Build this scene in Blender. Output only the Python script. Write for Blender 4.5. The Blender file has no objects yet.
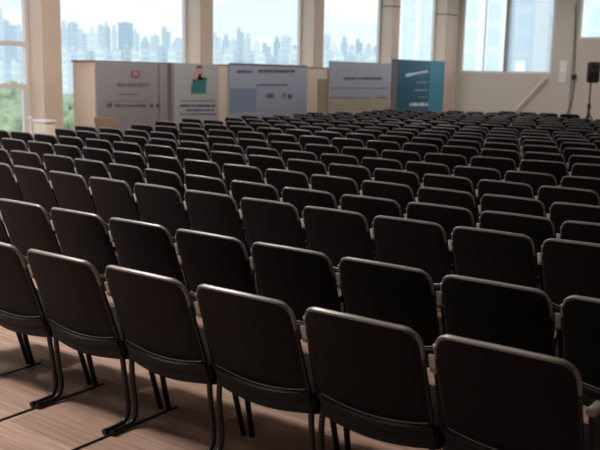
import bpy, bmesh, math, random
from mathutils import Vector, Matrix
random.seed(7)
PI = math.pi
scene = bpy.context.scene
COL = scene.collection
col = COL

# ------------------------------------------------------------------ helpers
def link(o):
    COL.objects.link(o); return o

def bm_obj(name, bm, mats, parent=None, smooth=True):
    bmesh.ops.recalc_face_normals(bm, faces=bm.faces[:])
    me = bpy.data.meshes.new(name)
    bm.to_mesh(me); bm.free()
    if not isinstance(mats, (list, tuple)): mats = [mats]
    for m in mats: me.materials.append(m)
    if smooth:
        for p in me.polygons: p.use_smooth = True
        try: me.set_sharp_from_angle(angle=math.radians(38))
        except Exception: pass
    o = bpy.data.objects.new(name, me)
    link(o)
    if parent is not None: o.parent = parent
    return o

def tag(o, label, cat, group=None, kind=None):
    o['label'] = label; o['category'] = cat
    if group: o['group'] = group
    if kind: o['kind'] = kind
    return o

def struct(o):
    o['kind'] = 'structure'; return o

def empty(name, loc=(0, 0, 0), rz=0.0):
    o = bpy.data.objects.new(name, None)
    o.empty_display_size = 0.1
    o.location = loc; o.rotation_euler = (0, 0, rz)
    return link(o)

def box(bm, x0, x1, y0, y1, z0, z1, mi=0, bev=0.0):
    r = bmesh.ops.create_cube(bm, size=1.0)
    vs = r['verts']
    for v in vs:
        v.co = Vector(((x0+x1)/2 + v.co.x*(x1-x0), (y0+y1)/2 + v.co.y*(y1-y0), (z0+z1)/2 + v.co.z*(z1-z0)))
    fs = set()
    for v in vs:
        for f in v.link_faces: fs.add(f)
    for f in fs: f.material_index = mi
    if bev > 0:
        es = set()
        for f in fs:
            for e in f.edges: es.add(e)
        rr = bmesh.ops.bevel(bm, geom=list(es), offset=bev, segments=2, affect='EDGES', profile=0.5)
        for f in rr['faces']: f.material_index = mi

def cbox(name, x0, x1, y0, y1, z0, z1, mat, parent=None, bev=0.0):
    bm = bmesh.new(); box(bm, x0, x1, y0, y1, z0, z1, 0, bev)
    return bm_obj(name, bm, mat, parent, smooth=bev > 0)

def smooth_path(pts, rad=0.04, seg=4):
    """round the corners of a polyline"""
    P = [Vector(p) for p in pts]
    out = [P[0]]
    for i in range(1, len(P)-1):
        a, b, c = P[i-1], P[i], P[i+1]
        r1 = min(rad, (a-b).length*0.48); r2 = min(rad, (c-b).length*0.48)
        s = b + (a-b).normalized()*r1; e = b + (c-b).normalized()*r2
        for k in range(seg+1):
            t = k/seg
            out.append(s*(1-t)**2 + b*2*t*(1-t) + e*t*t)
    out.append(P[-1])
    return out

def tube(bm, pts, r, n=8, mi=0, cap=True, flat=1.0):
    P = [Vector(p) for p in pts]
    rings = []
    prev = None
    for i, p in enumerate(P):
        if i == 0: t = P[1]-P[0]
        elif i == len(P)-1: t = P[-1]-P[-2]
        else: t = (P[i+1]-P[i]).normalized() + (P[i]-P[i-1]).normalized()
        t.normalize()
        if prev is None:
            a = Vector((0, 0, 1)) if abs(t.z) < 0.9 else Vector((1, 0, 0))
            n1 = t.cross(a).normalized()
        else:
            n1 = (prev - t*prev.dot(t)).normalized()
        prev = n1
        n2 = t.cross(n1)
        rr = r[i] if isinstance(r, (list, tuple)) else r
        rings.append([bm.verts.new(p + n1*math.cos(2*PI*k/n)*rr + n2*math.sin(2*PI*k/n)*rr*flat) for k in range(n)])
    for i in range(len(rings)-1):
        for k in range(n):
            f = bm.faces.new((rings[i][k], rings[i][(k+1) % n], rings[i+1][(k+1) % n], rings[i+1][k]))
            f.material_index = mi
    if cap:
        bm.faces.new(rings[0]).material_index = mi
        bm.faces.new(list(reversed(rings[-1]))).material_index = mi

# ------------------------------------------------------------------ materials
def mat(name, color, rough=0.6, metal=0.0, spec=0.5, noise=None, bump=None):
    m = bpy.data.materials.new(name); m.use_nodes = True
    nt = m.node_tree; b = nt.nodes['Principled BSDF']
    b.inputs['Base Color'].default_value = (*color, 1)
    b.inputs['Roughness'].default_value = rough
    b.inputs['Metallic'].default_value = metal
    b.inputs['Specular IOR Level'].default_value = spec
    if noise:
        scale, amt = noise
        tc = nt.nodes.new('ShaderNodeTexCoord')
        n = nt.nodes.new('ShaderNodeTexNoise'); n.inputs['Scale'].default_value = scale
        n.inputs['Detail'].default_value = 4
        nt.links.new(tc.outputs['Object'], n.inputs['Vector'])
        mx = nt.nodes.new('ShaderNodeMix'); mx.data_type = 'RGBA'
        mx.inputs[6].default_value = (*[c*(1-amt) for c in color], 1)
        mx.inputs[7].default_value = (*[min(1, c*(1+amt)) for c in color], 1)
        nt.links.new(n.outputs['Fac'], mx.inputs[0])
        nt.links.new(mx.outputs[2], b.inputs['Base Color'])
        if bump:
            bp = nt.nodes.new('ShaderNodeBump'); bp.inputs['Strength'].default_value = bump
            bp.inputs['Distance'].default_value = 0.002
            nt.links.new(n.outputs['Fac'], bp.inputs['Height'])
            nt.links.new(bp.outputs['Normal'], b.inputs['Normal'])
    return m

M = {}
M['shell'] = mat('black_back_cover', (0.0068, 0.0052, 0.0064), 0.6, 0, 0.10, noise=(9, 0.30))
M['fabric'] = mat('black_seat_fabric', (0.010, 0.009, 0.010), 0.9, 0, 0.15, noise=(300, 0.3), bump=0.3)
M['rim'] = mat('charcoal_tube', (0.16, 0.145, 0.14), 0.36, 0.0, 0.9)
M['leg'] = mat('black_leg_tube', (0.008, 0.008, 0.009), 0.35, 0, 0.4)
M['arm'] = mat('grey_arm_cap', (0.20, 0.20, 0.205), 0.30, 0, 0.6)
M['plate'] = mat('light_grey_plate', (0.50, 0.48, 0.47), 0.35, 0, 0.6)
M['panel'] = mat('black_side_panel', (0.005, 0.005, 0.006), 0.6, 0, 0.2)
M['rubber'] = mat('black_rubber', (0.012, 0.012, 0.012), 0.7, 0, 0.3)
M['tan'] = mat('tan_fabric', (0.27, 0.195, 0.14), 0.8, 0, 0.3, noise=(14, 0.15))
M['wall'] = mat('cream_wall_paint', (0.56, 0.50, 0.45), 0.75, 0, 0.3, noise=(1.2, 0.04))
M['wall_far'] = mat('warm_grey_wall_paint', (0.56, 0.515, 0.47), 0.75, 0, 0.3, noise=(1.0, 0.05))
M['column'] = mat('beige_column_cladding', (0.66, 0.54, 0.445), 0.6, 0, 0.35, noise=(1.5, 0.04))
M['groove'] = mat('dark_joint', (0.12, 0.10, 0.09), 0.8)
M['frame'] = mat('pale_window_frame', (0.74, 0.72, 0.70), 0.4, 0, 0.5)
M['frame_dark'] = mat('grey_mullion', (0.30, 0.29, 0.28), 0.4, 0, 0.5)
M['ceil'] = mat('ceiling_paint', (0.7, 0.68, 0.65), 0.9)
M['cream'] = mat('cream_laminate', (0.78, 0.70, 0.60), 0.5)
M['white'] = mat('white_sheet', (0.80, 0.82, 0.84), 0.5)
M['board'] = mat('grey_board', (0.30, 0.285, 0.30), 0.55, 0, 0.4, noise=(2, 0.05))
M['board2'] = mat('pale_grey_board', (0.42, 0.415, 0.43), 0.55, 0, 0.4)
M['blueboard'] = mat('pale_blue_board', (0.33, 0.375, 0.48), 0.55, 0, 0.4)
M['bluepatch'] = mat('steel_blue_print', (0.20, 0.26, 0.39), 0.55)
M['greyblue'] = mat('grey_blue_board', (0.34, 0.365, 0.45), 0.55)
M['sand'] = mat('sand_print', (0.40, 0.35, 0.29), 0.6, noise=(4, 0.15))
M['teal'] = mat('teal_print', (0.012, 0.10, 0.17), 0.5, noise=(2.5, 0.35))
M['teal2'] = mat('light_teal_print', (0.04, 0.24, 0.36), 0.5)
M['edgegrey'] = mat('grey_strip', (0.16, 0.13, 0.13), 0.6)
M['ink'] = mat('dark_ink', (0.10, 0.09, 0.12), 0.6)
M['inkblue'] = mat('blue_ink', (0.04, 0.07, 0.17), 0.6)
M['inkgrey'] = mat('grey_ink', (0.19, 0.17, 0.19), 0.6)
M['red'] = mat('red_ink', (0.34, 0.13, 0.14), 0.6)
M['pink'] = mat('pale_pink_ink', (0.52, 0.36, 0.36), 0.6)
M['turq'] = mat('turquoise_ink', (0.03, 0.20, 0.22), 0.6)
M['whiteink'] = mat('white_ink', (0.65, 0.75, 0.80), 0.6)
M['tealink'] = mat('pale_teal_ink', (0.25, 0.50, 0.56), 0.6)
M['speaker'] = mat('black_speaker_case', (0.02, 0.02, 0.022), 0.6)
M['grille'] = mat('speaker_grille', (0.035, 0.035, 0.038), 0.5, 0.4, noise=(220, 0.5), bump=0.4)
M['cable'] = mat('black_cable', (0.015, 0.015, 0.015), 0.6)
M['wood_rail'] = mat('pale_handrail', (0.72, 0.66, 0.60), 0.45)
M['brownpanel'] = mat('brown_lower_panel', (0.33, 0.26, 0.19), 0.6, noise=(3, 0.1))

def floor_mat():
    m = bpy.data.materials.new('wood_plank_floor'); m.use_nodes = True
    nt = m.node_tree; b = nt.nodes['Principled BSDF']; L = nt.links
    tc = nt.nodes.new('ShaderNodeTexCoord')
    br = nt.nodes.new('ShaderNodeTexBrick')
    br.inputs['Scale'].default_value = 1.0
    br.inputs['Brick Width'].default_value = 1.25; br.inputs['Row Height'].default_value = 0.13
    br.inputs['Mortar Size'].default_value = 0.0012; br.inputs['Mortar Smooth'].default_value = 0.3
    br.inputs['Color1'].default_value = (0.37, 0.245, 0.19, 1)
    br.inputs['Color2'].default_value = (0.52, 0.365, 0.295, 1)
    br.inputs['Mortar'].default_value = (0.22, 0.145, 0.11, 1)
    br.offset = 0.37
    L.new(tc.outputs['Object'], br.inputs['Vector'])
    mp = nt.nodes.new('ShaderNodeMapping'); mp.inputs['Scale'].default_value = (1.6, 38, 1)
    L.new(tc.outputs['Object'], mp.inputs['Vector'])
    n = nt.nodes.new('ShaderNodeTexNoise'); n.inputs['Scale'].default_value = 1.0; n.inputs['Detail'].default_value = 6
    n.inputs['Roughness'].default_value = 0.65
    L.new(mp.outputs['Vector'], n.inputs['Vector'])
    cr = nt.nodes.new('ShaderNodeValToRGB')
    cr.color_ramp.elements[0].position = 0.30; cr.color_ramp.elements[0].color = (0.55, 0.52, 0.50, 1)
    cr.color_ramp.elements[1].position = 0.68; cr.color_ramp.elements[1].color = (1.15, 1.15, 1.15, 1)
    L.new(n.outputs['Fac'], cr.inputs['Fac'])
    mx = nt.nodes.new('ShaderNodeMix'); mx.data_type = 'RGBA'; mx.blend_type = 'MULTIPLY'; mx.inputs[0].default_value = 0.85
    L.new(br.outputs['Color'], mx.inputs[6]); L.new(cr.outputs['Color'], mx.inputs[7])
    L.new(mx.outputs[2], b.inputs['Base Color'])
    b.inputs['Roughness'].default_value = 0.55
    b.inputs['Specular IOR Level'].default_value = 0.3
    return m
M['floor'] = floor_mat()

def glass_mat(name='window_glass', tint=(0.955, 0.965, 0.97)):
    m = bpy.data.materials.new(name); m.use_nodes = True
    nt = m.node_tree; nt.nodes.remove(nt.nodes['Principled BSDF'])
    out = nt.nodes['Material Output']
    tr = nt.nodes.new('ShaderNodeBsdfTransparent'); tr.inputs['Color'].default_value = (*tint, 1)
    gl = nt.nodes.new('ShaderNodeBsdfGlossy'); gl.inputs['Roughness'].default_value = 0.02
    fr = nt.nodes.new('ShaderNodeLayerWeight'); fr.inputs['Blend'].default_value = 0.5
    pw = nt.nodes.new('ShaderNodeMath'); pw.operation = 'POWER'; pw.inputs[1].default_value = 4.0
    nt.links.new(fr.outputs['Facing'], pw.inputs[0])
    mx = nt.nodes.new('ShaderNodeMixShader')
    ml = nt.nodes.new('ShaderNodeMath'); ml.operation = 'MULTIPLY'; ml.inputs[1].default_value = 0.25
    nt.links.new(pw.outputs[0], ml.inputs[0])
    nt.links.new(ml.outputs[0], mx.inputs[0]); nt.links.new(tr.outputs[0], mx.inputs[1]); nt.links.new(gl.outputs[0], mx.inputs[2])
    nt.links.new(mx.outputs[0], out.inputs['Surface'])
    return m
M['glass'] = glass_mat()

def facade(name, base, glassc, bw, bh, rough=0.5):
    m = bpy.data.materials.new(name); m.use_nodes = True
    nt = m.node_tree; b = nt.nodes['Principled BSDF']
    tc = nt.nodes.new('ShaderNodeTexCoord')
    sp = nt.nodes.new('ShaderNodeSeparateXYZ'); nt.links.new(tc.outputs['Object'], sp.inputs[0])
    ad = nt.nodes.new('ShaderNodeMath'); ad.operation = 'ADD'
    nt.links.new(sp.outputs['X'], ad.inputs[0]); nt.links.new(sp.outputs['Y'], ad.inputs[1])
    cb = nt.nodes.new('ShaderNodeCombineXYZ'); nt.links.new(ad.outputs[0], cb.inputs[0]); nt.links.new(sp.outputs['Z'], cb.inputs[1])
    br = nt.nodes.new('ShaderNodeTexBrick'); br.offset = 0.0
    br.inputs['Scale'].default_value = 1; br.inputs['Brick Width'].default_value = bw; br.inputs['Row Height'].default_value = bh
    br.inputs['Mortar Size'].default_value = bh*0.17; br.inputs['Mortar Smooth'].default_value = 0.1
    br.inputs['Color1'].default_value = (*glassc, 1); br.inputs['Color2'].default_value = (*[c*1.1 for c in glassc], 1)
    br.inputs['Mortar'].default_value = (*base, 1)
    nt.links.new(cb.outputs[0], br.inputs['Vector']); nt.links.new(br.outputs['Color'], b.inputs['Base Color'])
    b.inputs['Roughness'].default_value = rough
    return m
BF = [facade('pale_blue_facade', (0.66, 0.73, 0.79), (0.50, 0.60, 0.69), 9, 6),  # pale blue tones put the distance haze into the facade colour
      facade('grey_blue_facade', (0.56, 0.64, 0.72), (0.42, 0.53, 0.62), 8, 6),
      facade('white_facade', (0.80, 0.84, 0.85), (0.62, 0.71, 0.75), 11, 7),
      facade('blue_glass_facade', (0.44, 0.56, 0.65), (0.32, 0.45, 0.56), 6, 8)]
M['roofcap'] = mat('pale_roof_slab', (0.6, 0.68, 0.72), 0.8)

# ------------------------------------------------------------------ camera
F = 856.7885
camd = bpy.data.cameras.new('camera'); camo = link(bpy.data.objects.new('camera', camd))
R = Vector((0.8056979, 0.5919568, 0.0209307)); U = Vector((-0.1195900, 0.1279591, 0.9845429)); B = Vector((0.5801285, -0.7957472, 0.1738885))
CP = Vector((3.3582487, -2.4412008, 1.6564264))
mw = Matrix(((R.x, U.x, B.x, CP.x), (R.y, U.y, B.y, CP.y), (R.z, U.z, B.z, CP.z), (0, 0, 0, 1)))
camo.matrix_world = mw
camd.sensor_width = 36; camd.lens = F/600*36
camd.clip_end = 20000
camd.dof.use_dof = True; camd.dof.focus_distance = 4.6; camd.dof.aperture_fstop = 3.4
scene.camera = camo

def ray(x, y):
    return (-B + R*((x-300)/F) - U*((y-225)/F))
def at_x(x, y, X):
    d = ray(x, y); return CP + d*((X-CP.x)/d.x)
def at_y(x, y, Y):
    d = ray(x, y); return CP + d*((Y-CP.y)/d.y)
def proj(P):
    d = Vector(P)-CP; z = -d.dot(B)
    return (300+F*d.dot(R)/z, 225-F*d.dot(U)/z) if z > 0.05 else (-999, -999)

# ------------------------------------------------------------------ room shell
UX = -9.40          # plane of the window glass in the long wall
YF = 22.65          # far wall
CEIL = 4.60
XR, YB = 8.5, -7.0
struct(cbox('floor', UX-0.1, XR, YB, YF+0.1, -0.1, 0.0, M['floor']))
struct(cbox('ceiling', UX-0.1, XR, YB, YF+0.1, CEIL, CEIL+0.1, M['ceil']))
struct(cbox('wall_right', XR, XR+0.15, YB, YF, 0, CEIL, M['wall']))
struct(cbox('wall_back', UX, XR, YB-0.15, YB, 0, CEIL, M['wall']))

# columns along the window wall
colY = [(-4.80, -4.40), (-0.87, -0.47), (3.06, 3.46), (6.96, 7.36), (10.88, 11.28), (14.91, 15.34), (18.65, 19.06)]
for (a, b_) in colY:
    bm = bmesh.new(); box(bm, UX-0.05, -9.0, a, b_, 0, CEIL, 0, 0.008)
    box(bm, -9.40, -8.998, a-0.003, b_+0.001, 3.53, 3.56, 1)
    struct(bm_obj('column', bm, [M['column'], M['groove']], smooth=False))
bm = bmesh.new(); box(bm, UX-0.05, -9.0, 21.9, YF, 0, CEIL, 0, 0.008); box(bm, -9.40, -8.998, 21.897, YF-0.01, 3.53, 3.56, 1)
struct(bm_obj('column', bm, [M['column'], M['groove']], smooth=False))
# low sill wall and head over the glazing
struct(cbox('wall_left', UX-0.12, UX+0.02, YB, YF, 0, 0.12, M['wall']))
struct(cbox('trim_1', UX-0.12, UX+0.10, YB, YF, 4.3, CEIL, M['wall']))
edges = [YB] + [v for c in colY for v in c] + [21.9]
bays = [(edges[i], edges[i+1]) for i in range(0, len(edges), 2)]
for i, (a, b_) in enumerate(bays):
    w = empty('window_%d' % (i+1), (UX, (a+b_)/2, 0.12)); struct(w)
    h = (b_-a)/2
    bm = bmesh.new()
    for yy in (-h, h-0.07): box(bm, -0.05, 0.03, yy, yy+0.07, 0, 4.18, 0)
    box(bm, -0.05, 0.03, -h+0.07, h-0.07, 0, 0.07, 0); box(bm, -0.05, 0.03, -h+0.07, h-0.07, 4.11, 4.18, 0)
    if i <= 3: box(bm, -0.05, 0.035, -h+0.07, h-0.07, 1.90, 1.98, 0)
    bm_obj('window_frame', bm, M['frame'], w, smooth=False)
    bm = bmesh.new(); box(bm, -0.018, -0.010, -h+0.05, h-0.05, 0.05, 4.13, 0)
    bm_obj('window_glass', bm, M['glass'], w, smooth=False)
    if i == 3:
        # opened lower casement with its own pale frame, seen at the photo's edge
        bm = bmesh.new()
        y1 = h-0.12; y0 = y1-1.6
        for (p0, p1) in (((0.06, y0, 1.22), (0.06, y1, 1.22)),):
            box(bm, 0.03, 0.09, y0, y1, 1.18, 1.26, 0)
            box(bm, 0.03, 0.09, y1-0.07, y1, 0.10, 1.18, 0)
            box(bm, 0.03, 0.09, y0, y0+0.07, 0.10, 1.18, 0)
            box(bm, 0.03, 0.09, y0+0.07, y1-0.07, 0.10, 0.17, 0)
        bm_obj('casement_frame', bm, M['frame'], w, smooth=False)

# far wall with two window openings
def xs_far(x, y): return at_y(x, y, YF)
wx0, wx1 = -8.86, xs_far(551, 73).x
sill1 = xs_far(500, 73).z
w2x0, sill2 = xs_far(577, 39).x, xs_far(585, 39).z
w2x1 = w2x0 + 5.2
bm = bmesh.new()
T0, T1 = YF, YF+0.25
box(bm, -9.0, wx0, T0, T1, 0, CEIL); box(bm, wx0, wx1, T0, T1, 0, sill1); box(bm, wx0, wx1, T0, T1, 4.3, CEIL)
box(bm, wx1, w2x0, T0, T1, 0, CEIL); box(bm, w2x0, w2x1, T0, T1, 0, sill2); box(bm, w2x0, w2x1, T0, T1, 4.3, CEIL)
box(bm, w2x1, XR, T0, T1, 0, CEIL)
struct(bm_obj('wall_far', bm, M['wall_far'], smooth=False))
for k, (a, b_, s, mull) in enumerate(((wx0, wx1, sill1, [xs_far(506, 40).x]), (w2x0, w2x1, sill2, [w2x0+1.75, w2x0+3.5]))):
    w = empty('window_%d' % (len(bays)+1+k), ((a+b_)/2, YF+0.08, s)); struct(w)
    h = (b_-a)/2; H = 4.3-s
    bm = bmesh.new()
    for xx in (-h, h-0.08): box(bm, xx, xx+0.08, -0.03, 0.04, 0, H)
    box(bm, -h+0.08, h-0.08, -0.03, 0.04, 0, 0.06); box(bm, -h+0.08, h-0.08, -0.03, 0.04, H-0.06, H)
    bm_obj('window_frame', bm, M['frame'], w, smooth=False)
    for mx_ in mull:
        c = mx_-(a+b_)/2
        bm = bmesh.new(); box(bm, c-0.05, c+0.05, -0.07, 0.05, 0.06, H-0.06)
        bm_obj('mullion', bm, M['frame_dark'], w, smooth=False)
    bm = bmesh.new(); box(bm, -h+0.05, h-0.05, 0.008, 0.016, 0.03, H-0.03)
    bm_obj('window_glass', bm, M['glass'], w, smooth=False)
# dark strip painting in the shade line where the far wall turns
shade_x = xs_far(574.5, 40).x
struct(cbox('trim_2', shade_x-0.03, shade_x+0.03, YF-0.02, YF+0.0, 0, CEIL, M['frame_dark']))

# ------------------------------------------------------------------ low partition carrying the boards
PX = -8.40
p0 = at_x(95, 90, PX)                       # near corner of its face
pv0 = p0.y
pv1 = at_x(443, 80, PX).y
endx = at_y(73, 80, pv0).x
ph = at_x(150, 62, PX).z
part = empty('low_partition', ((PX+endx)/2, (pv0+pv1)/2, 0))
tag(part, 'long beige head-high partition carrying the printed boards below the windows', 'partition')
cx, cy = part.location.x, part.location.y
bm = bmesh.new(); box(bm, endx-cx, PX-cx, pv0-cy, pv1-cy, 0, ph-0.03, 0, 0.006)
bm_obj('panel', bm, M['column'], part)
bm = bmesh.new(); box(bm, endx-cx-0.02, PX-cx, pv0-cy-0.02, pv1-cy+0.02, ph-0.03, ph, 0)
bm_obj('top_cap', bm, mat('grey_top_cap', (0.22, 0.20, 0.19), 0.6), part, smooth=False)
# brown plinth strip between boards three and four
a, b_ = at_x(318, 80, PX).y, at_x(327.2, 80, PX).y
zt = at_x(322, 79, PX).z
bm = bmesh.new(); box(bm, PX-cx, PX-cx+0.02, a-cy, b_-cy, 0, zt, 0)
bm_obj('brown_panel', bm, M['brownpanel'], part, smooth=False)

def board(name, x0, x1, ytop_l, ytop_r, mt, label, cat, off=0.02, thick=0.025, ybot=None, group=None):
    """flat printed board standing against the partition; x0,x1 in photo columns -> real extents"""
    X = PX+off
    ya, yb = at_x(x0, 80, X).y, at_x(x1, 80, X).y
    zt = (at_x(x0, ytop_l, X).z + at_x(x1, ytop_r, X).z)/2
    zb = 0.45 if ybot is None else ybot
    t = empty(name, (X, (ya+yb)/2, zb)); tag(t, label, cat, group)
    bm = bmesh.new(); box(bm, 0, thick, ya-t.location.y, yb-t.location.y, 0, zt-zb, 0, 0.003)
    bm_obj('panel', bm, mt, t)
    return t, X+thick
def marks(t, X, rects, mt, name, d=0.004):
    """raised print marks; rects are (x0,x1,y0,y1) seen on the board"""
    bm = bmesh.new()
    for (x0, x1, y0, y1) in rects:
        A = at_x(x0, (y0+y1)/2, X); Bq = at_x(x1, (y0+y1)/2, X)
        z1 = at_x((x0+x1)/2, y0, X).z; z0 = at_x((x0+x1)/2, y1, X).z
        o = t.location
        box(bm, X-o.x, X-o.x+d, min(A.y, Bq.y)-o.y, max(A.y, Bq.y)-o.y, z0-o.z, z1-o.z)
    return bm_obj(name, bm, mt, t, smooth=False)
def textline(x0, x1, y, h, gaps=6, seed=0):
    """row of unreadable letter-sized marks"""
    rr = random.Random(seed); out = []; x = x0
    while x < x1-0.4:
        w = rr.uniform(0.7, 1.5)
        hh = h*rr.uniform(0.65, 1.0)
        out.append((x, min(x+w, x1), y-hh/2, y+h/2))
        x += w + (0.35 if rr.random() < 0.8 else 1.1)
    return out

t, X = board('poster_board', 95.6, 172.8, 61.8, 63.2, M['board'], 'grey board with small red emblem above dark lettering, nearest the columns end', 'poster')
t['label'] = 'grey printed board with a small red emblem over lines of dark lettering'
marks(t, X, [(131, 133, 71, 77), (137.5, 139.5, 71, 77), (133, 137.5, 75.5, 78.5), (132.5, 134.5, 70.4, 72.2), (136, 138, 70.4, 72.2)], M['red'], 'emblem')
marks(t, X, [(133.2, 137.3, 72.6, 75.2)], M['pink'], 'emblem_centre')
marks(t, X, textline(117, 149, 84.8, 4.4, seed=1)+textline(117, 140, 94, 1.2, seed=2)+textline(107, 150, 101.2, 0.8, seed=12), M['inkgrey'], 'lettering')
marks(t, X, textline(107, 112, 105.2, 4.0, seed=3)+textline(115, 147, 105.6, 2.8, seed=4)+textline(150, 154, 105.6, 4.2, seed=5)+textline(156, 160, 105.6, 4.2, seed=6), M['ink'], 'lettering')
marks(t, X, [(158.5, 159.3, 63.5, 125), (167.5, 171.5, 63.2, 125)], M['edgegrey'], 'stripe')

t, X = board('poster_board', 173.4, 217.3, 63.2, 63.8, M['board2'], 'pale board with a figure in a turquoise garment above dark blue lettering', 'poster')
marks(t, X, [(191, 206, 84, 93.5), (193, 206.5, 80, 84), (197, 207, 77.5, 80)], M['turq'], 'picture')
marks(t, X, [(196, 203, 67, 72.5), (194, 204, 72.5, 80), (191, 195, 78, 82)], M['pink'], 'picture')
marks(t, X, [(196.5, 202, 65.5, 68), (198.5, 201, 74, 77.5)], M['ink'], 'picture')
marks(t, X, textline(181, 215, 100.8, 1.3, seed=7), M['inkgrey'], 'lettering')
marks(t, X, textline(180, 216, 105.6, 2.6, seed=8)+textline(186, 214, 110, 2, seed=9)+textline(180, 216, 114, 1.6, seed=10), M['inkblue'], 'lettering')

t, X = board('poster_board', 228.6, 306.6, 63.8, 64.4, M['blueboard'], 'pale blue board with a heading line and a darker blue lower corner', 'poster')
marks(t, X, [(229.8, 256, 88.5, 112)], M['bluepatch'], 'printed_block', 0.002)
marks(t, X, textline(237, 254, 71.4, 3.4, seed=21)+textline(258, 295, 71.0, 3.4, seed=22), M['ink'], 'lettering', 0.004)
marks(t, X, textline(257, 287, 85, 1.8, seed=23), M['ink'], 'lettering', 0.004)
marks(t, X, textline(266.5, 274, 95.6, 5.0, seed=24)+textline(282.5, 286, 95.6, 5, seed=25)+textline(288, 292, 96, 6, seed=26), M['ink'], 'lettering', 0.004)
marks(t, X, [(229, 306, 64.6, 66)], M['edgegrey'], 'top_edge', 0.004)

t, X = board('poster_board', 328.2, 390.6, 62.8, 61.6, M['greyblue'], 'grey-blue board with sandy striped lower part, beside the teal board', 'poster')
marks(t, X, [(328.6, 390.4, 98.5, 125)], M['sand'], 'printed_block', 0.002)
marks(t, X, textline(344, 382, 78.3, 2.6, seed=31), M['inkblue'], 'lettering')
marks(t, X, textline(331, 387, 88, 1.2, seed=32)+textline(331, 355, 97.6, 1.8, seed=33)+textline(376, 388, 97.6, 2.2, seed=34)+textline(357, 372, 97.8, 1.0, seed=35), M['inkgrey'], 'lettering')
marks(t, X, [(329, 389, 104.2, 105), (329, 389, 108, 108.8)], M['brownpanel'], 'stripe')

t, X = board('poster_board', 391.2, 443.4, 60.9, 59.8, M['teal'], 'deep teal board with slanting white lettering and a brighter teal band', 'poster')
marks(t, X, [(391.8, 396.5, 61.4, 125)], M['edgegrey'], 'stripe', 0.002)
marks(t, X, [(429, 443.2, 61.0, 125)], M['teal2'], 'printed_block', 0.002)
marks(t, X, [(406+i*2.2, 407.7+i*2.2, 75.2-i*0.42-(1.1 if i > 2 else 1.6), 75.2-i*0.42+(1.1 if i > 2 else 1.6)) for i in range(10)], M['whiteink'], 'lettering')
marks(t, X, textline(417, 427, 82.5, 1.0, seed=41)+textline(415, 427, 90, 1.6, seed=42)+textline(418, 427, 97, 1.0, seed=43), M['tealink'], 'lettering')
marks(t, X, textline(410, 428, 104.2, 3.6, seed=44), M['whiteink'], 'lettering')

# ------------------------------------------------------------------ small things along the walls
# cream ledge unit by the first column
c0 = at_y(36, 121, 6.7); c1 = at_y(50, 121, 6.7)
t = empty('side_table', ((c0.x+c1.x)/2, 6.72, 0)); tag(t, 'low cream side table at the foot of the first window column', 'table')
hw = (c1.x-c0.x)/2; zt = at_y(42, 120.5, 6.55).z
bm = bmesh.new(); box(bm, -hw, hw, -0.12, 0.12, zt-0.045, zt, 0, 0.008); bm_obj('tabletop', bm, M['white'], t)
bm = bmesh.new(); box(bm, -hw+0.02, hw-0.02, -0.10, 0.10, 0.0, zt-0.045, 0, 0.006); bm_obj('body', bm, M['cream'], t)
pp = at_y(30.5, 120, 6.5); pz = at_y(30.5, 116, 6.5).z
t = empty('barrier_post', (pp.x, 6.5, 0)); tag(t, 'slim white post with a small round head beside the cream side table', 'post')
bm = bmesh.new(); tube(bm, [(0, 0, 0.02), (0, 0, pz-0.06)], 0.016, 12); bm_obj('pole', bm, M['white'], t)
bm = bmesh.new(); tube(bm, [(0, 0, pz-0.08), (0, 0, pz-0.06), (0, 0, pz-0.01), (0, 0, pz)], [0.02, 0.036, 0.036, 0.022], 14); bm_obj('head', bm, M['white'], t)
bm = bmesh.new(); tube(bm, [(0, 0, 0), (0, 0, 0.012), (0, 0, 0.02)], [0.13, 0.13, 0.05], 20); bm_obj('base', bm, M['white'], t)

# handrail rising along the far wall
q0, q1 = at_y(516, 110, YF-0.12), at_y(546.5, 77, YF-0.12)
d = (q1-q0).normalized(); q00 = q0 - d*((q0.z-0.35)/d.z)
t = empty('stair_handrail', (q00.x, YF-0.12, 0)); tag(t, 'pale sloping handrail fixed to the far wall below the window', 'handrail')
bm = bmesh.new(); tube(bm, [q00-t.location, q1-t.location], 0.038, 12); bm_obj('rail', bm, M['wood_rail'], t)
for s in (0.15, 0.5, 0.85):
    p = q00.lerp(q1, s)-t.location
    bm = bmesh.new(); tube(bm, smooth_path([p+Vector((0, 0, -0.03)), p+Vector((0, 0.02, -0.09)), p+Vector((0, 0.12, -0.09))], 0.02), 0.011, 8); bm_obj('bracket', bm, M['frame_dark'], t)

# notice on the far wall
n0, n1 = at_y(560.3, 60.5, YF), at_y(566, 82.5, YF)
t = empty('wall_notice', ((n0.x+n1.x)/2, YF-0.02, n1.z)); tag(t, 'narrow white notice sheet in a clear holder on the far wall', 'notice')
hw = (n1.x-n0.x)/2; hh = n0.z-n1.z
bm = bmesh.new(); box(bm, -hw, hw, 0.004, 0.02, 0, hh, 0, 0.003); bm_obj('holder', bm, M['frame'], t)
bm = bmesh.new(); box(bm, -hw+0.015, hw-0.015, -0.002, 0.004, 0.02, hh*0.62, 0); bm_obj('sheet', bm, M['white'], t, smooth=False)
bm = bmesh.new()
for k in range(5): box(bm, -hw+0.03, hw-0.04, -0.004, -0.002, hh*(0.12+0.09*k), hh*(0.12+0.09*k)+0.012)
bm_obj('lettering', bm, M['inkgrey'], t, smooth=False)

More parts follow.
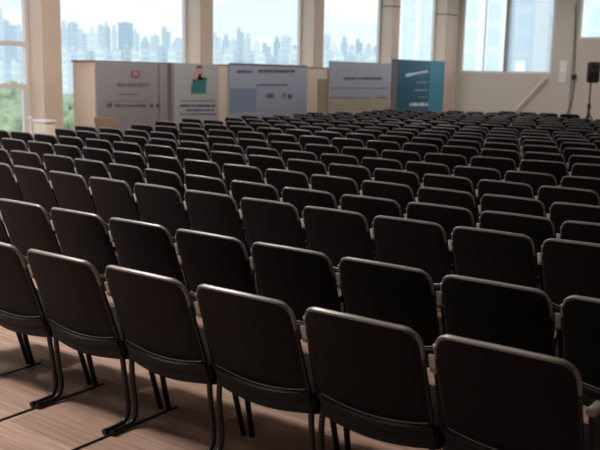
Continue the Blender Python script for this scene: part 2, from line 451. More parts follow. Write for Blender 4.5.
# cable down the far wall
ys = [(575.4, 5), (575, 40), (574.3, 76), (573.2, 92), (571.2, 104), (567.5, 113), (565.5, 120)]
pts = [at_y(x, y, YF-0.05) for (x, y) in ys]
pts.append(Vector((pts[-1].x-0.1, YF-0.06, 0.02)))
org = Vector((pts[-1].x, YF-0.06, 0))
t = empty('hanging_cable', org); tag(t, 'black cable dropping down the far wall beside the speaker stand', 'cable')
bm = bmesh.new(); tube(bm, smooth_path([p-org for p in pts[2:]], 0.2), 0.013, 8); bm_obj('cord', bm, M['cable'], t)
bm = bmesh.new(); tube(bm, smooth_path([p-org for p in pts[:3]], 0.2), 0.010, 8); bm_obj('cord', bm, M['cable'], t)  # upper run drawn dark along the wall corner's shade line
k = at_y(574, 77, YF-0.05)-org
bm = bmesh.new(); tube(bm, [k+Vector((0, 0.04, 0)), k+Vector((0, 0.01, 0)), k+Vector((0, -0.06, 0)), k+Vector((0, -0.08, 0))], [0.06, 0.075, 0.075, 0.05], 14); bm_obj('plug', bm, M['cable'], t)

# speaker on a tripod
SY = 19.6
s0, s1 = at_y(592.5, 83, SY), at_y(592.5, 62, SY)
sx = at_y(589.5, 100, SY).x
t = empty('speaker_stand', (sx, SY, 0)); tag(t, 'black tripod stand holding the loudspeaker by the far wall', 'stand')
zb = s0.z
bm = bmesh.new(); tube(bm, [(0, 0, 0.22), (0, 0, 1.0)], 0.030, 12); bm_obj('pole', bm, M['speaker'], t)
bm = bmesh.new(); tube(bm, [(0, 0, 0.98), (0.0, 0, zb)], 0.021, 12); bm_obj('inner_pole', bm, M['speaker'], t)
bm = bmesh.new(); tube(bm, [(0, 0, 0.92), (0, 0, 1.06)], 0.045, 12); bm_obj('collar', bm, M['speaker'], t)
bm = bmesh.new(); tube(bm, [(0, 0, 0.74), (0, 0, 0.84)], 0.042, 12); bm_obj('hub', bm, M['speaker'], t)
for k in range(3):
    a = 0.5 + k*2*PI/3
    bm = bmesh.new(); tube(bm, [(0.03*math.cos(a), 0.03*math.sin(a), 0.78), (0.50*math.cos(a), 0.50*math.sin(a), 0.02)], 0.018, 8)
    lg = bm_obj('leg', bm, M['speaker'], t)
    bm = bmesh.new(); tube(bm, [(0.47*math.cos(a), 0.47*math.sin(a), 0.06), (0.515*math.cos(a), 0.515*math.sin(a), 0.0)], 0.026, 8); bm_obj('rubber_foot', bm, M['rubber'], lg)
    bm = bmesh.new(); tube(bm, [(0.02*math.cos(a), 0.02*math.sin(a), 0.26), (0.27*math.cos(a), 0.27*math.sin(a), 0.38)], 0.012, 8); bm_obj('brace', bm, M['speaker'], t)
t = empty('loudspeaker', (s0.x, SY, zb)); t.rotation_euler = (0, 0, 0.35)
tag(t, 'black loudspeaker raised on its tripod in front of the far wall', 'speaker')
hh = s1.z-s0.z
bm = bmesh.new()
pr = [(-0.16, -0.15), (0.16, -0.15), (0.11, 0.14), (-0.11, 0.14)]
lo = [bm.verts.new((x, y, 0)) for x, y in pr]; hi = [bm.verts.new((x, y, hh)) for x, y in pr]
bm.faces.new(lo); bm.faces.new(hi)
for i in range(4): bm.faces.new((lo[i], lo[(i+1) % 4], hi[(i+1) % 4], hi[i]))
bmesh.ops.bevel(bm, geom=bm.edges[:], offset=0.03, segments=3, affect='EDGES')
bm_obj('case', bm, M['speaker'], t)
bm = bmesh.new(); box(bm, -0.13, 0.13, -0.165, -0.148, 0.03, hh-0.03, 0, 0.008); bm_obj('grille', bm, M['grille'], t)
bm = bmesh.new(); tube(bm, [(0, -0.172, hh*0.32), (0, -0.163, hh*0.32)], 0.105, 24); bm_obj('woofer', bm, M['rubber'], t)
bm = bmesh.new(); tube(bm, [(0, -0.172, hh*0.78), (0, -0.163, hh*0.78)], 0.045, 20); bm_obj('tweeter', bm, M['rubber'], t)

# ------------------------------------------------------------------ the chair
W = 0.495; HZ = 0.833
def yb(z): return (HZ-z)*0.36
def plan(x):
    s = (x-W/2)/(W/2); return -0.018*(1-s*s)

def back_mesh(thick=0.022):
    """curved padded back: rounded top corners, bottom edge dipping in the middle"""
    bm = bmesh.new()
    nx, nz = 18, 14
    rc = 0.05; inset = 0.009
    fr, bk = [], []
    for i in range(nx+1):
        s = -1 + 2*i/nx
        s = math.copysign(1-(1-abs(s))**1.25, s) if abs(s) > 0 else 0
        x = W/2 + s*(W/2-inset)
        dist = (W/2-inset) - abs(x-W/2)
        drop = 0 if dist >= rc else rc - math.sqrt(max(0, rc*rc-(rc-dist)**2))
        zt = HZ-0.012-drop*0.95
        zb_ = 0.448-0.030*(1-s*s)
        rowf, rowb = [], []
        for j in range(nz+1):
            t_ = j/nz
            z = zb_ + (zt-zb_)*t_
            y = yb(z)+plan(x)
            edge = min(1.0, min(dist, (zt-z), (z-zb_))/0.02)
            puff = 0.004*math.sqrt(max(0, edge))
            # shallow groove a little below the top rim
            if 0.022 < (HZ-0.012-z) < 0.040: puff -= 0.003
            rowb.append(bm.verts.new((x, y-thick*0.45-puff, z)))
            rowf.append(bm.verts.new((x, y+thick*0.55+puff*2.5, z)))
        fr.append(rowf); bk.append(rowb)
    for g in (fr, bk):
        for i in range(nx):
            for j in range(nz):
                bm.faces.new((g[i][j], g[i+1][j], g[i+1][j+1], g[i][j+1]))
    for i in range(nx):
        bm.faces.new((fr[i][0], fr[i+1][0], bk[i+1][0], bk[i][0]))
        bm.faces.new((fr[i][nz], fr[i+1][nz], bk[i+1][nz], bk[i][nz]))
    for j in range(nz):
        bm.faces.new((fr[0][j], fr[0][j+1], bk[0][j+1], bk[0][j]))
        bm.faces.new((fr[nx][j], fr[nx][j+1], bk[nx][j+1], bk[nx][j]))
    return bm

def frame_pts():
    rc = 0.058
    pts = []
    def P(x, z): return Vector((x, yb(z)+plan(min(max(x, 0), W)), z))
    for k in range(9): pts.append(P(0.006*(1-k/8)+0.006, 0.40+(HZ-rc-0.40)*k/8))
    for k in range(1, 8):
        a = PI - (PI/2)*k/7
        pts.append(P(0.012+rc+rc*math.cos(a), HZ-0.011-rc+rc*math.sin(a)))
    for k in range(1, 10):
        pts.append(P(0.012+rc+(W-0.024-2*rc)*k/10, HZ-0.011+0.004*math.sin(PI*k/10)))
    for k in range(0, 8):
        a = PI/2 - (PI/2)*k/7
        pts.append(P(W-0.012-rc+rc*math.cos(a), HZ-0.011-rc+rc*math.sin(a)))
    for k in range(1, 9): pts.append(P(W-0.012, HZ-0.011-rc-(HZ-0.011-rc-0.40)*k/8))
    return pts

def seat_mesh():
    bm = bmesh.new()
    # cushion: rounded slab, front roll
    nx, ny = 12, 12
    top, bot = [], []
    for i in range(nx+1):
        s = -1+2*i/nx; x = W/2 + s*(W/2-0.012)
        rt, rb = [], []
        for j in range(ny+1):
            t_ = j/ny
            y = 0.150+0.400*t_ + plan(x)*(1-t_)
            ed = min(1, (1-abs(s))/0.22)
            z = 0.428+0.022*math.sqrt(max(0, ed)) + 0.012*math.sin(PI*min(1, t_*1.15))
            if t_ > 0.82: z -= ((t_-0.82)/0.18)**2*0.05
            rt.append(bm.verts.new((x, y, z)))
            zb_ = 0.385 + (0.01*t_)
            if t_ > 0.82: zb_ -= ((t_-0.82)/0.18)**2*0.02
            rb.append(bm.verts.new((x, y-0.005*(1-t_), zb_)))
        top.append(rt); bot.append(rb)
    for i in range(nx):
        for j in range(ny):
            bm.faces.new((top[i][j], top[i+1][j], top[i+1][j+1], top[i][j+1]))
            bm.faces.new((bot[i][j], bot[i+1][j], bot[i+1][j+1], bot[i][j+1]))
        bm.faces.new((top[i][0], top[i+1][0], bot[i+1][0], bot[i][0]))
        bm.faces.new((top[i][ny], top[i+1][ny], bot[i+1][ny], bot[i][ny]))
    for j in range(ny):
        bm.faces.new((top[0][j], top[0][j+1], bot[0][j+1], bot[0][j]))
        bm.faces.new((top[nx][j], top[nx][j+1], bot[nx][j+1], bot[nx][j]))
    return bm

def shell_mesh():
    """moulded pan below the cushion whose rear rolls up behind the back's lower edge"""
    bm = bmesh.new()
    nx = 16
    prof = [(0.118, 0.445), (0.132, 0.415), (0.140, 0.405), (0.137, 0.392), (0.158, 0.352), (0.195, 0.336), (0.30, 0.345), (0.50, 0.372), (0.52, 0.385)]
    rows = []
    for i in range(nx+1):
        s = -1+2*i/nx; x = W/2+s*(W/2-0.004)
        r = []
        for (y, z) in prof:
            w = max(0, 1-(y-0.11)/0.40)
            r.append((x, y + plan(x)*w*1.3, z - 0.028*(1-s*s)*w))
        rows.append(r)
    V1 = [[bm.verts.new(p) for p in r] for r in rows]
    V2 = [[bm.verts.new((p[0], p[1]+0.008, p[2]+0.008)) for p in r] for r in rows]
    n = len(prof)
    for i in range(nx):
        for j in range(n-1):
            bm.faces.new((V1[i][j], V1[i+1][j], V1[i+1][j+1], V1[i][j+1]))
            bm.faces.new((V2[i][j], V2[i+1][j], V2[i+1][j+1], V2[i][j+1]))
        for j in (0, n-1): bm.faces.new((V1[i][j], V1[i+1][j], V2[i+1][j], V2[i][j]))
    for j in range(n-1):
        for i in (0, nx): bm.faces.new((V1[i][j], V1[i][j+1], V2[i][j+1], V2[i][j]))
    return bm

def piping_mesh():
    bm = bmesh.new()
    pts = []
    for i in range(15):
        s = -0.97+1.94*i/14; x = W/2+s*(W/2-0.012)
        z = 0.460-0.030*(1-s*s); pts.append((x, yb(z)+plan(x)-0.0158, z))
    tube(bm, pts, 0.0024, 6)
    return bm

def rear_leg(xt, xf):
    bm = bmesh.new()
    p = smooth_path([(xt, 0.155, 0.41), (xf, 0.190, 0.28), (xf, 0.225, 0.02), (xf, 0.072, 0.014)], 0.10, 6)
    tube(bm, p, 0.013, 10)
    tube(bm, [(xf, 0.084, 0.0155), (xf, 0.062, 0.0155)], 0.0142, 10)
    return bm
def front_leg(xt, x):
    bm = bmesh.new()
    tube(bm, [(xt, 0.335, 0.385), (x, 0.455, 0.012)], 0.0135, 10)
    tube(bm, [(x, 0.452, 0.022), (x, 0.456, 0.014), (x, 0.456, 0.0)], [0.0135, 0.0142, 0.0142], 12)
    return bm
def arm_mesh(x=-0.0155, y1=0.31, hw=0.0125):
    bm = bmesh.new(); box(bm, x-hw, x+hw, 0.045, y1, 0.668, 0.692, 0, 0.008)
    return bm
def link_mesh(x=-0.0155):
    """short grey coupling plate between two neighbouring backs, just above the arm"""
    bm = bmesh.new()
    box(bm, x-0.0125, x+0.0125, -0.010, 0.006, -0.035, 0.035, 0, 0.004)
    for v in bm.verts: v.co = Vector((v.co.x, v.co.y*1.0 + yb(0.700+v.co.z)+0.004, 0.700+v.co.z))
    return bm
def sidepanel_mesh(x=-0.0155, short=False):
    bm = bmesh.new(); 
    pr = [(0.075, 0.669), (0.145, 0.425), (0.19, 0.40), (0.285, 0.42), (0.295, 0.669)]
    if short: pr = [(0.055, 0.669), (0.135, 0.38), (0.20, 0.38), (0.16, 0.50), (0.135, 0.669)]
    a = [bm.verts.new((x-0.009, y, z)) for y, z in pr]; b_ = [bm.verts.new((x+0.009, y, z)) for y, z in pr]
    bm.faces.new(a); bm.faces.new(b_)
    for i in range(5): bm.faces.new((a[i], a[(i+1) % 5], b_[(i+1) % 5], b_[i]))
    return bm
def strip_mesh(x=-0.044):
    bm = bmesh.new(); box(bm, x-0.007, x+0.007, -0.62, 0.50, 0.0, 0.006, 0)
    return bm

XL, XRr = -0.030, 0.460     # floor positions of left and right legs
def make_chair(label, fullness):
    t = empty('conference_chair')
    tag(t, label, 'chair')
    bm_obj('backrest', back_mesh(), M['shell'], t)
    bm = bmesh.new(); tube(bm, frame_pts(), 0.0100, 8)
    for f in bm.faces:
        if f.calc_center_median().z < 0.715: f.material_index = 1  # lower tube gets leg black, painting in the highlight's fade below the top
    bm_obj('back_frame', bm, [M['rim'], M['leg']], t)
    s = bm_obj('seat', seat_mesh(), M['fabric'], t)
    bm_obj('seat_shell', shell_mesh(), M['panel'], s)
    a = bm_obj('armrest', arm_mesh(), M['arm'], t)
    bm_obj('side_panel', sidepanel_mesh(), M['panel'], a)
    bm_obj('coupling_plate', link_mesh(), M['plate'], t)
    if fullness == 'full':
        bm_obj('piping', piping_mesh(), M['rim'], t)
    if fullness in ('full', 'mid'):
        bm_obj('leg', rear_leg(0.012, XL), M['leg'], t); bm_obj('leg', rear_leg(W-0.012, XRr), M['leg'], t)
        bm_obj('leg', front_leg(-0.018, -0.058), M['leg'], t); bm_obj('leg', front_leg(0.438, 0.427), M['leg'], t)
    else:
        bm = bmesh.new()
        for q in (rear_leg(0.012, XL), rear_leg(W-0.012, XRr), front_leg(-0.018, -0.058), front_leg(0.438, 0.427)):
            me = bpy.data.meshes.new('tmp'); q.to_mesh(me); q.free(); bm.from_mesh(me); bpy.data.meshes.remove(me)
        bm_obj('leg_frame', bm, M['leg'], t)
    return t

def copy_tree(o, parent=None):
    c = o.copy(); COL.objects.link(c); c.parent = parent
    for ch in o.children: copy_tree(ch, c)
    return c

def lerp_tab(tab, x):
    if x <= tab[0][0]: return tab[0][1]
    for (a, va), (b, vb) in zip(tab, tab[1:]):
        if x <= b: return va+(vb-va)*(x-a)/(b-a)
    return tab[-1][1]

# each row: phase of the chair seams, polyline of row position, x-range limits
ROWS = [
    (0.000, [(-2, 0.0), (3, 0.0)], -9, 2.3),
    (0.141, [(-2, 0.82), (3, 0.81)], -9, 9),
    (0.166, [(-3.2, 2.09), (-1.9, 1.98), (1.4, 1.93)], -9, 9),
    (0.040, [(-4.2, 2.87), (-2.6, 2.82), (-1.0, 2.59), (1.6, 2.57)], -9, 9),
    (0.240, [(-5.4, 3.73), (-3.0, 3.58), (-0.8, 3.43), (1.4, 3.28)], -9, 9),
    (0.370, [(-6.7, 4.52), (-4.4, 4.42), (-1.6, 4.32), (1.0, 4.10)], -9, 9),
    (0.260, [(-6.3, 5.32), (-4.6, 5.12), (-1.0, 5.02), (0.7, 4.94)], -6.9, 9),
    (0.480, [(-6.9, 5.92), (-3.0, 5.92), (-1.0, 5.93), (0.5, 6.13)], -7.05, 9),
    (0.130, [(-6.5, 6.85), (-1.0, 7.08), (0.5, 7.02)], -6.9, 9),
    (0.250, [(-7.4, 7.75), (-1.8, 8.03), (0.3, 8.02)], -7.45, 9),
    (0.420, [(-7.6, 8.80), (-4.0, 8.75), (-1.0, 8.93)], -7.8, 9),
    (0.110, [(-7.6, 9.75), (-4.0, 9.50), (-1.0, 9.62)], -7.6, 9),
    (0.330, [(-7.6, 10.55), (-1.0, 10.35)], -7.7, 9),
    (0.060, [(-7.8, 11.25), (-1.0, 11.05)], -7.8, 9),
    (0.480, [(-7.8, 12.1), (-1.0, 11.95)], -7.8, 9),
    (0.200, [(-7.8, 12.95), (-1.0, 12.85)], -7.8, 9),
    (0.390, [(-7.8, 13.8), (-1.0, 13.7)], -7.9, 9),
    (0.020, [(-7.8, 14.65), (-1.0, 14.55)], -7.9, 9),
    (0.300, [(-7.8, 15.5), (-1.0, 15.35)], -7.9, 9),
    (0.150, [(-7.8, 16.3), (-1.0, 16.2)], -7.9, 9),
    (0.400, [(-7.8, 17.2), (-1.0, 17.2)], -6.9, -3.9),
    (0.250, [(-7.8, 18.3), (-1.0, 18.3)], -5.7, -3.9),
]
ORD = ['first', 'second', 'third', 'fourth', 'fifth', 'sixth', 'seventh', 'eighth', 'ninth', 'tenth', 'eleventh', 'twelfth', 'thirteenth',
       'fourteenth', 'fifteenth', 'sixteenth', 'seventeenth', 'eighteenth', 'nineteenth', 'twentieth', 'twenty-first', 'twenty-second', 'twenty-third', 'twenty-fourth']
protos = {}
strips = []
FIXED = {0: [(-1.056, -0.03), (-0.528, -0.03), (0.000, -0.025), (0.528, -0.012), (1.056, 0.0), (1.584, 0.010), (2.112, 0.02)]}
total = 0
for ri, (ph, line, lo_, hi_) in enumerate(ROWS):
    S = 0.53
    kmin = math.floor((-9.5-ph)/S); kmax = math.ceil((3.2-ph)/S)
    xs = []
    for k in range(kmin, kmax+1):
        x = ph+k*S
        if ri == 0 and k < -2: continue
        if x < lo_ or x > hi_: continue
        v = sum(lerp_tab(line, x+0.25+q*0.2) for q in range(-4, 5))/9
        pa = [proj((x+dx, v+dy, z)) for dx in (0, W) for (dy, z) in ((0, 0.82), (0.14, 0.42), (0.07, 0.0))]
        mn, mx_ = min(p[0] for p in pa), max(p[0] for p in pa)
        if mx_ < 1 or mn > 599: continue
        if min(p[1] for p in pa) > 450: continue
        xs.append((x, v))
    if ri in FIXED: xs = FIXED[ri]
    for i, (x, v) in enumerate(xs):
        full = 'full' if ri <= 2 else ('mid' if ri <= 7 else 'far')
        v2 = sum(lerp_tab(line, x+0.55+q*0.2) for q in range(-4, 5))/9; v1 = sum(lerp_tab(line, x-0.05+q*0.2) for q in range(-4, 5))/9
        rz = math.atan2(v2-v1, 0.6)
        rr = random.Random(ri*100+i)
        if ri > 2: v += rr.uniform(-0.012, 0.012)
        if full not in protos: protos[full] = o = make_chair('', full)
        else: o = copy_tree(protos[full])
        o.location = (x, v, 0); o.rotation_euler = (0, 0, rz)
        where = 'counting from the window side'
        n_from_l = ORD[i] if i < len(ORD) else str(i)
        if ri == 0: rowname = 'the row closest to the camera'
        else: rowname = ORD[ri] + ' row from camera'
        o['label'] = 'black conference chair in %s, %s in view from the window side' % (rowname, n_from_l)
        if ri == 0: o['label'] = 'black conference chair in the row closest to the camera, %s from its window end' % n_from_l
        o['group'] = 'rows of black conference chairs'
        total += 1
        if ri == 0 and i < 4: strips.append(o)
        # the aisle end of the front row closes with one more arm
        if ri == 0 and i == len(xs)-1: ender = o
for o in strips: bm_obj('floor_strip', strip_mesh(), M['leg'], o)
a2 = bm_obj('armrest', arm_mesh(W+0.019, 0.15, 0.017), M['rim'], ender); a2.location = (0, 0.02, -0.025)
bm_obj('side_panel', sidepanel_mesh(W+0.019, True), M['panel'], a2)

# tan chair at the window end
t = copy_tree(protos['far']); t.name = 'upholstered_chair'
for ch in list(t.children):
    if ch.name.startswith('backrest'):
        ch.data = ch.data.copy(); ch.data.materials[0] = M['tan']
    if ch.name.startswith('back_frame'):
        ch.data = ch.data.copy(); ch.data.materials[0] = M['tan']; ch.data.materials[1] = M['tan']
tag(t, 'tan-backed chair among the black ones, standing before the near end of partition', 'chair')
if 'group' in t: del t['group']
tp = at_y(96.5, 124, 7.0)
t.scale = (1.15, 1.0, 1.04); t.location = (-8.08, 7.25, 0.0); t.rotation_euler = (0, 0, 0)

# ------------------------------------------------------------------ outside
def az_pos(x, D):
    d = ray(x, 70); d.z = 0; d.normalize(); return Vector((CP.x, CP.y, 0))+d*D, d
GZ = -32.0
def ground_mat():
    m = bpy.data.materials.new('town_and_trees_ground'); m.use_nodes = True
    nt = m.node_tree; b = nt.nodes['Principled BSDF']; L = nt.links
    tc = nt.nodes.new('ShaderNodeTexCoord')
    n = nt.nodes.new('ShaderNodeTexNoise'); n.inputs['Scale'].default_value = 0.012; n.inputs['Detail'].default_value = 8
    n.inputs['Roughness'].default_value = 0.7
    L.new(tc.outputs['Object'], n.inputs['Vector'])
    cr = nt.nodes.new('ShaderNodeValToRGB'); e = cr.color_ramp.elements
    e[0].position = 0.36; e[0].color = (0.28, 0.37, 0.24, 1)
    e[1].position = 0.62; e[1].color = (0.75, 0.78, 0.76, 1)
    k = e.new(0.5); k.color = (0.38, 0.46, 0.36, 1)
    L.new(n.outputs['Fac'], cr.inputs['Fac']); L.new(cr.outputs['Color'], b.inputs['Base Color'])
    b.inputs['Roughness'].default_value = 0.9
    return m
bm = bmesh.new()
N1, N2 = 60, 40
rows = []
for i in range(N1+1):
    a = math.radians(-70+ 150*i/N1)
    fwd = Vector((-B.x, -B.y, 0)).normalized()
    dr = Matrix.Rotation(-a, 3, 'Z') @ fwd
    r = []
    for j in range(N2+1):
        D = 20*(1.16**j)
        z = GZ + (0 if D < 500 else min(1, (D-500)/2300)*72)
        z += 2.0*math.sin(D*0.01+i)*(0 if D < 300 else 1)
        r.append(bm.verts.new((CP.x+dr.x*D, CP.y+dr.y*D, z)))
    rows.append(r)
for i in range(N1):
    for j in range(N2): bm.faces.new((rows[i][j], rows[i+1][j], rows[i+1][j+1], rows[i][j+1]))
g = bm_obj('ground_outside', bm, ground_mat()); struct(g)

def tower(x0, x1, ytop, D, mi, label, ybase=None, setback=0.0, kind=0):
    xm = (x0+x1)/2; P, d = az_pos(xm, D)
    hz = 225 - 0  # unused
    wdt = (x1-x0)/F*D*1.02
    dd = ray(xm, ytop); k = D/math.hypot(dd.x, dd.y); zt = CP.z + dd.z*k
    t = empty('tower_block', (P.x, P.y, GZ-5)); t.rotation_euler = (0, 0, math.atan2(d.y, d.x)-PI/2)
    tag(t, label, 'building', 'hazy towers of the skyline')
    H = zt-(GZ-5); dep = max(12, wdt*0.7)
    bm = bmesh.new()
    if kind == 0:
        box(bm, -wdt/2, wdt/2, -dep/2, dep/2, 0, H*0.975)
    elif kind == 1:
        box(bm, -wdt/2, wdt/2, -dep/2, dep/2, 0, H*0.90); box(bm, -wdt*0.32, wdt*0.32, -dep*0.4, dep*0.4, H*0.90, H*0.975)
    else:
        box(bm, -wdt/2, 0.05*wdt, -dep/2, dep/2, 0, H*0.975); box(bm, 0.05*wdt, wdt/2, -dep*0.45, dep*0.45, 0, H*0.92)
    bm_obj('wall', bm, BF[mi], t, smooth=False)
    bm = bmesh.new()
    if kind == 2: box(bm, -wdt*0.35, -wdt*0.1, -dep*0.25, dep*0.25, H*0.975, H)
    else: box(bm, -wdt*0.2, wdt*0.18, -dep*0.25, dep*0.25, H*0.975, H)
    bm_obj('roof_tank', bm, M['roofcap'], t, smooth=False)
    return t
bayname = ['the first window bay', 'the wide second bay', 'the third window bay', 'the fourth window bay', 'the narrow last bay']
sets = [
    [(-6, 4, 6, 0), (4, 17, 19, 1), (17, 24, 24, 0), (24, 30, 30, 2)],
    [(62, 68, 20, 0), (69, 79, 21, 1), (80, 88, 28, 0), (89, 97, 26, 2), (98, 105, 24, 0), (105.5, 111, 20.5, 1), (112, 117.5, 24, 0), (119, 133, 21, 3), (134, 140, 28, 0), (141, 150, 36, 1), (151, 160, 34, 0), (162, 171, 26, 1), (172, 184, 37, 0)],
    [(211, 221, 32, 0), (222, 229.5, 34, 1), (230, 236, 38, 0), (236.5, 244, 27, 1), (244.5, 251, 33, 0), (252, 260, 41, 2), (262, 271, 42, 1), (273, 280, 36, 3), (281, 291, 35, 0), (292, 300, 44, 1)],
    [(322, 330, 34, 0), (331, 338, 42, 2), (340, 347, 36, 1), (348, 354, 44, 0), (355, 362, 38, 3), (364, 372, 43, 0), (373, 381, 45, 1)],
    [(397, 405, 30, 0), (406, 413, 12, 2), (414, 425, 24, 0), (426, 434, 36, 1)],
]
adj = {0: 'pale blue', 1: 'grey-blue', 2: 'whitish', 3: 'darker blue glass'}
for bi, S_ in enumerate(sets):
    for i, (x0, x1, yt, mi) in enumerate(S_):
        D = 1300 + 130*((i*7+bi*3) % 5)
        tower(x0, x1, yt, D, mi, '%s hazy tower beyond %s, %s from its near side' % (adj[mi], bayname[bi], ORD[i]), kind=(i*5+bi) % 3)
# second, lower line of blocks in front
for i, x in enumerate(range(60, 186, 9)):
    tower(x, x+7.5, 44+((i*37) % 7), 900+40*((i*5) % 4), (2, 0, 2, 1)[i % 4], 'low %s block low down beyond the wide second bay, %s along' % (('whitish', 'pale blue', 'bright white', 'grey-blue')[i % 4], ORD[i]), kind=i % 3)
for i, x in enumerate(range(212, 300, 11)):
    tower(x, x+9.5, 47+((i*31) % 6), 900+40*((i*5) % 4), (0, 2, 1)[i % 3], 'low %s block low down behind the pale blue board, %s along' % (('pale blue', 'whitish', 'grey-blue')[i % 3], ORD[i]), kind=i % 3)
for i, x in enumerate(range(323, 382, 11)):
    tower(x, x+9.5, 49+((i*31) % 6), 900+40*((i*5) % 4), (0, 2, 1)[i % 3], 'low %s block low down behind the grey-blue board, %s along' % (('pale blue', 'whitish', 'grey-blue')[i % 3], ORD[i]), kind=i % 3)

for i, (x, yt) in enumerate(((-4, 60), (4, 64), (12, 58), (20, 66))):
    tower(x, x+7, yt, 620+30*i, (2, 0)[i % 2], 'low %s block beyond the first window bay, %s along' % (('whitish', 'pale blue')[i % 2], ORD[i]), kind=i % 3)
# near glass office blocks beyond the far wall
def office(x0, x1, D, ztop, m, label, piers, pm):
    P, d = az_pos((x0+x1)/2, D); wdt = (x1-x0)/F*D
    t = empty('office_block', (P.x, P.y, GZ-2)); t.rotation_euler = (0, 0, math.atan2(d.y, d.x)-PI/2)
    tag(t, label, 'building')
    H = ztop-(GZ-2)
    bm = bmesh.new(); box(bm, -wdt/2, wdt/2, 0, 25, 0, H); bm_obj('wall', bm, m, t, smooth=False)
    for (a, b_) in piers:
        bm = bmesh.new(); box(bm, -wdt/2+wdt*a, -wdt/2+wdt*b_, -1.2, 0, 0, H+1.5); bm_obj('pier', bm, pm, t, smooth=False)
    return t
OF = facade('near_blue_glazing', (0.80, 0.87, 0.92), (0.66, 0.79, 0.88), 3.2, 3.6, 0.4)
PM = mat('white_pier', (0.86, 0.89, 0.91), 0.6)
office(455, 503, 130, 60, OF, 'blue glazed office block behind the left pane of the far window', [(0.0, 0.06), (0.42, 0.56), (0.60, 0.64), (0.90, 1.0)], PM)
office(505, 560, 150, 60, OF, 'blue glazed office block with a broad white pier behind the far window', [(0.0, 0.05), (0.48, 0.72), (0.90, 1.0)], PM)
office(570, 640, 140, 60, OF, 'pale glazed block seen through the high window above the speaker', [(0.10, 0.2), (0.4, 0.46)], PM)
office(398, 432, 420, 48, facade('mid_glazing', (0.74, 0.82, 0.86), (0.66, 0.77, 0.83), 4, 4), 'pale slab block rising beyond the teal board', [(0.0, 0.12), (0.45, 0.6)], PM)
P, d = az_pos(520, 100)
t = empty('roof_cabin', (P.x, P.y, GZ)); t.rotation_euler = (0, 0, math.atan2(d.y, d.x)-PI/2)
tag(t, 'small bright white cabin beyond the far window, just above its sill', 'building')
zt = (CP+ray(520, 59)*(100/math.hypot(ray(520, 59).x, ray(520, 59).y))).z
bm = bmesh.new(); box(bm, -0.5, 0.5, 0, 3, 0, zt-GZ-0.15); bm_obj('wall', bm, PM, t, smooth=False)
bm = bmesh.new(); box(bm, -0.6, 0.6, -0.1, 3.1, zt-GZ-0.15, zt-GZ); bm_obj('roof', bm, M['roofcap'], t, smooth=False)

# trees outside the first window
leafm = mat('tree_leaves', (0.36, 0.45, 0.29), 0.8, noise=(0.8, 0.6))
trunkm = mat('tree_bark', (0.16, 0.12, 0.09), 0.9)
def tree(x, y, D, rad, label, seed):
    rr = random.Random(seed)
    dd = ray(x, y); k = D/math.hypot(dd.x, dd.y); C = CP+dd*k
    t = empty('tree', (C.x, C.y, GZ)); tag(t, label, 'tree', 'trees below the first window')
    h = C.z-GZ
    bm = bmesh.new()
    for q in range(26):
        v = Vector((rr.gauss(0, 1), rr.gauss(0, 1), rr.gauss(0, 0.75))); v = v.normalized()*rad*rr.uniform(0.3, 0.8)
        r = bmesh.ops.create_icosphere(bm, subdivisions=2, radius=rad*rr.uniform(0.28, 0.45))
        for w in r['verts']:
            w.co = w.co*(1+rr.uniform(-0.16, 0.16)) + v + Vector((0, 0, h-rad*0.3))
    bm_obj('crown', bm, leafm, t, smooth=False)
    bm = bmesh.new(); tube(bm, [(0, 0, 0), (0.2, 0, h*0.5), (0, 0, h-rad*0.4)], [0.6, 0.45, 0.3], 10); bm_obj('trunk', bm, trunkm, t)
for i, (x, y, D, rad, lb) in enumerate([
        (4, 103, 120, 3.2, 'round green tree outside the first window, beside the frame edge'),
        (16, 100, 140, 3.4, 'green tree outside the first window, close by the casement frame'),
        (24, 108, 110, 2.2, 'small green tree low down outside the first window, next the column'),
        (10, 117, 100, 2.6, 'lowest green tree outside the first window, above the chair tops'),
        (9, 90, 260, 4.0, 'distant green tree showing above the casement rail of first window'),
        (23, 88, 280, 3.4, 'distant green tree beside the first column above casement rail'),
        (67, 112, 150, 4.0, 'green tree in the gap between first column and the partition')]):
    tree(x, y, D, rad, lb, i)

# ------------------------------------------------------------------ light
w = bpy.data.worlds.new('sky'); scene.world = w; w.use_nodes = True
nt = w.node_tree; L = nt.links; bg = nt.nodes['Background']
tc = nt.nodes.new('ShaderNodeTexCoord')
sp = nt.nodes.new('ShaderNodeSeparateXYZ'); L.new(tc.outputs['Generated'], sp.inputs[0])
cr = nt.nodes.new('ShaderNodeValToRGB'); e = cr.color_ramp.elements
e[0].position = 0.0; e[0].color = (0.70, 0.78, 0.86, 1)
e[1].position = 0.35; e[1].color = (0.45, 0.60, 0.76, 1)
L.new(sp.outputs['Z'], cr.inputs['Fac'])
mp = nt.nodes.new('ShaderNodeMapping'); mp.inputs['Scale'].default_value = (2.2, 2.2, 11)
mp.inputs['Location'].default_value = (0.4, 0.1, 0.35)
L.new(tc.outputs['Generated'], mp.inputs['Vector'])
n = nt.nodes.new('ShaderNodeTexNoise'); n.inputs['Scale'].default_value = 1.6; n.inputs['Detail'].default_value = 5
L.new(mp.outputs['Vector'], n.inputs['Vector'])
cc = nt.nodes.new('ShaderNodeValToRGB'); cc.color_ramp.elements[0].position = 0.42; cc.color_ramp.elements[1].position = 0.58
L.new(n.outputs['Fac'], cc.inputs['Fac'])
mx = nt.nodes.new('ShaderNodeMix'); mx.data_type = 'RGBA'
L.new(cc.outputs['Color'], mx.inputs[0]); L.new(cr.outputs['Color'], mx.inputs[6]); mx.inputs[7].default_value = (0.93, 0.96, 0.97, 1)
L.new(mx.outputs[2], bg.inputs['Color']); bg.inputs['Strength'].default_value = 1.45

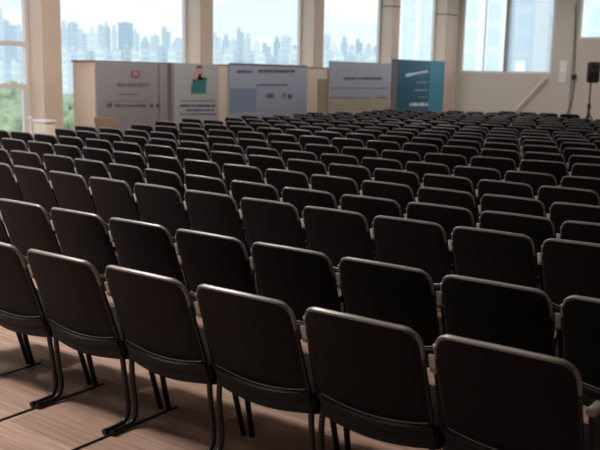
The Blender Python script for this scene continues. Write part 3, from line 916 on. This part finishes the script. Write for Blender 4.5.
def area(name, loc, rot, sx, sy, power, color=(1, 1, 1), portal=False):
    l = bpy.data.lights.new(name, 'AREA'); l.shape = 'RECTANGLE'; l.size = sx; l.size_y = sy
    l.energy = power; l.color = color
    if portal: l.cycles.is_portal = True
    o = link(bpy.data.objects.new(name, l)); o.location = loc; o.rotation_euler = rot
    return o
# window portals (they only guide sampling of the sky)
area('window_portal', (UX-0.15, (YB+YF)/2, 2.2), (0, -PI/2, 0), 4.3, YF-YB, 1, portal=True)
area('window_portal', ((wx0+w2x1)/2, YF+0.3, 3.1), (-PI/2, 0, 0), w2x1-wx0, 2.6, 1, portal=True)
# unseen fill lights added at ceiling height to brighten walls and chair tops
for yy, pl, pr in ((-4.0, 30, 0), (-0.5, 60, 0), (3.0, 130, 0), (7.0, 80, 15), (11.0, 55, 15), (15.0, 45, 18), (19.5, 70, 80)):
    area('added_ceiling_fill', (-6.0, yy, CEIL-0.03), (0, 0, 0), 1.2, 0.6, pl, (1.0, 0.93, 0.86))
    if pr: area('added_ceiling_fill', (-0.5, yy, CEIL-0.03), (0, 0, 0), 1.2, 0.6, pr, (1.0, 0.93, 0.86))
area('added_ceiling_fill', (-2.6, -1.2, CEIL-0.03), (0, 0, 0), 1.2, 0.6, 330, (1.0, 0.93, 0.86))  # added fill for the near floor that leaves the chair backs dark
area('added_ceiling_fill', (1.2, -1.2, CEIL-0.03), (0, 0, 0), 1.2, 0.6, 18, (1.0, 0.93, 0.86))  # weaker added floor fill towards the aisle end
sun = bpy.data.lights.new('sun', 'SUN'); sun.energy = 1.25; sun.angle = 0.03; sun.color = (1.0, 0.97, 0.92)
so = link(bpy.data.objects.new('sun', sun)); so.rotation_euler = Vector((-0.30, 0.80, -0.50)).to_track_quat('-Z', 'Y').to_euler()

# ------------------------------------------------------------------ colour management
vs = scene.view_settings
scene.display_settings.display_device = 'sRGB'
vs.view_transform = 'Standard'; vs.look = 'None'; vs.gamma = 1.0; vs.use_curve_mapping = False
vs.exposure = 0.0
scene.cycles.use_denoising = True
scene.cycles.max_bounces = 8
scene.cycles.transparent_max_bounces = 16
